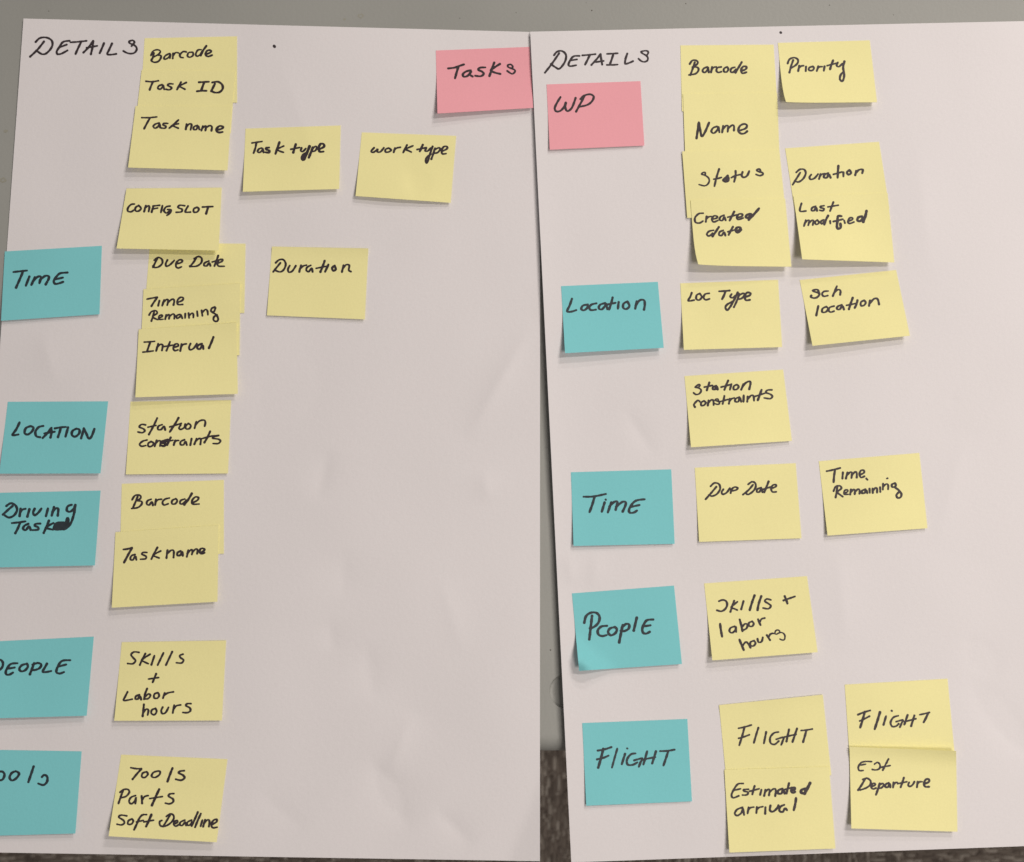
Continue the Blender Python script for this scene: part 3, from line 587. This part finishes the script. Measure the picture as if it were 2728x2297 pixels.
N_(dict(tile='M', side='R', c=[(287, 462), (1106, 404), (1191, 1010), (352, 1075)], col='y', curl=(3.8, 3.2),
 label='yellow note reading Skills + labor hours on three lines, beside teal People',
 strokes="""w16 404,604 432,594 460,602 470,632 456,664 424,684 388,676; 526,600 510,644 496,688; 552,608 502,652 528,664 550,674; 600,604 582,668; w17 688,558 668,614 650,674; w17 742,564 722,622 712,674; 820,594 786,586 770,604 800,624 818,642 798,664 756,658; w17 928,564 940,592 950,622; w16 918,598 1010,566;
 w17 414,784 420,834 430,886; 530,804 498,816 488,842 508,856 534,836 538,806 542,848; w16 570,750 582,796 592,842; 586,812 612,784 632,792 624,820 594,836; 670,764 644,776 644,800 668,804 682,784 670,764; w16 716,748 726,772 736,794; 726,774 744,746 770,738;
 w17 568,910 584,950 602,992; 592,960 616,930 634,938 656,974; 684,918 656,930 656,956 680,960 696,938 684,918; 712,904 720,930 744,926 754,892; 786,874 798,894 812,914; 800,892 814,866 840,860; w12 828,858 848,862 862,867 878,859 899,853 917,859 929,875 930,894 925,910 909,913 890,905; w12 850,859 856,840 872,833 887,840 888,853"""))
N_(dict(tile='N', side='R', c=[(153, 657), (990, 624), (1027, 1280), (185, 1315)], col='t', curl=(1.4, .8), width=17,
 label='teal note reading FLiGHT at the bottom of the right sheet',
 strokes="""w19 320,862 304,930 280,1012; 276,876 330,866 386,848; 270,946 320,934 362,916; w15 432,860 412,930 390,1010; 494,902 468,984; w15 510,858 513,860; 578,898 540,906 510,946 514,986 552,990 592,970; 566,954 630,938 618,968 604,1004; 670,882 640,986; 740,882 710,978; 650,944 736,928; 772,880 830,878 890,868; 838,880 820,936 800,994"""))
N_(dict(tile='N', side='R', c=[(1243, 513), (2069, 430), (2137, 1072), (1304, 1140)], col='y', curl=(.15, .15), layer=0, lip=.8,
 label='yellow note reading FLIGHT directly above the Estimated arrival note',
 strokes="""1446,686 1428,756 1404,832; 1398,698 1446,688 1500,672; 1398,778 1436,768 1484,750; 1556,694 1538,750 1520,814; 1618,728 1600,818; 1716,728 1680,736 1650,772 1654,816 1686,826 1718,800; 1698,786 1756,770 1750,798 1738,830; w16 1800,708 1780,802; w16 1864,700 1828,806; 1762,768 1856,746; 1896,716 1940,712 1986,704; w16 1938,714 1926,760 1912,808"""))
N_(dict(tile='N', side='R', c=[(1285, 1028), (2119, 1003), (2170, 1656), (1325, 1688)], col='y', curl=(2.6, 1.0), layer=1,
 label='yellow note reading Estimated arrival at the bottom edge of the right sheet',
 strokes="""1436,1138 1394,1142 1364,1180 1342,1228 1356,1252 1400,1236; 1356,1194 1414,1180; 1478,1184 1440,1186 1442,1198 1474,1208 1464,1228 1428,1230; w16 1526,1158 1516,1190 1508,1224; 1486,1200 1562,1180; 1580,1188 1570,1228; 1612,1188 1602,1236; 1606,1212 1632,1186 1646,1192 1640,1232; 1644,1208 1674,1182 1694,1188 1690,1238; w18 1748,1180 1716,1192 1712,1216 1738,1218 1756,1190 1766,1218; w16 1800,1136 1790,1176 1780,1218; 1766,1186 1824,1170; w17 1820,1196 1846,1186 1846,1170 1824,1176 1816,1200 1832,1212 1850,1204; w22 1932,1180 1902,1188 1896,1208 1920,1216 1938,1190; w22 1968,1134 1946,1178 1924,1218;
 w15 1430,1328 1388,1344 1368,1376 1388,1394 1422,1370 1432,1336 1442,1388; 1478,1328 1470,1376; 1474,1352 1490,1332 1520,1326; 1544,1326 1540,1372; 1542,1348 1560,1330 1592,1322; w16 1612,1328 1610,1378; w17 1652,1314 1648,1352 1672,1362 1704,1336 1716,1312; w17 1762,1308 1730,1324 1724,1356 1750,1364 1768,1336 1784,1350; w18 1856,1254 1850,1300 1838,1350"""))
N_(dict(tile='O', side='R', c=[(665, 350), (1484, 303), (1542, 915), (705, 940)], col='y', curl=(.2, .2), layer=0,
 label='yellow note reading FLiGHT directly above the Est Departure note',
 strokes="""w17 824,568 808,630 788,692; w16 770,590 814,572 868,556; 784,640 824,622 862,602; w18 946,570 926,636 904,704; w16 994,602 974,670; w15 1038,558 1041,560; 1092,598 1052,612 1030,652 1044,684 1076,680 1094,662; 1074,646 1128,632 1118,658 1104,690; w16 1166,592 1140,668; w16 1220,596 1194,680; 1142,646 1232,622; 1262,590 1300,582 1340,572; w17 1328,580 1312,616 1294,650"""))
N_(dict(tile='O', side='R', c=[(703, 846), (1552, 878), (1563, 1522), (718, 1496)], col='y', curl=(3.4, 2.4), layer=1, lip=3.2,
 label='yellow note reading Est Departure at the bottom right, its top edge raised',
 strokes="""w14 880,964 836,962 796,972 774,1004 780,1034 812,1034; w14 786,992 832,984; w14 902,984 926,970 946,990 940,1020 912,1030 884,1026; w15 1014,942 992,984 968,1032; w15 950,1010 1028,994;
 w16 826,1102 802,1146 772,1190; 808,1106 842,1096 870,1116 868,1148 834,1174 788,1190; 880,1164 906,1150 902,1136 884,1142 876,1166 890,1182 914,1174; w16 944,1138 930,1182 914,1228; 936,1154 964,1138 976,1150 958,1172 934,1176; w17 1016,1134 992,1144 988,1164 1010,1166 1022,1140 1028,1168; 1054,1130 1050,1170; 1052,1152 1068,1132 1086,1130; w16 1136,1092 1124,1130 1110,1168; 1086,1140 1160,1124; 1178,1130 1170,1150 1184,1162 1206,1148 1220,1124; 1246,1124 1240,1168; 1242,1146 1258,1126 1282,1124; w17 1300,1140 1334,1126 1336,1106 1314,1104 1298,1130 1304,1162 1338,1164"""))
for n in NOTES:
    note(**n)
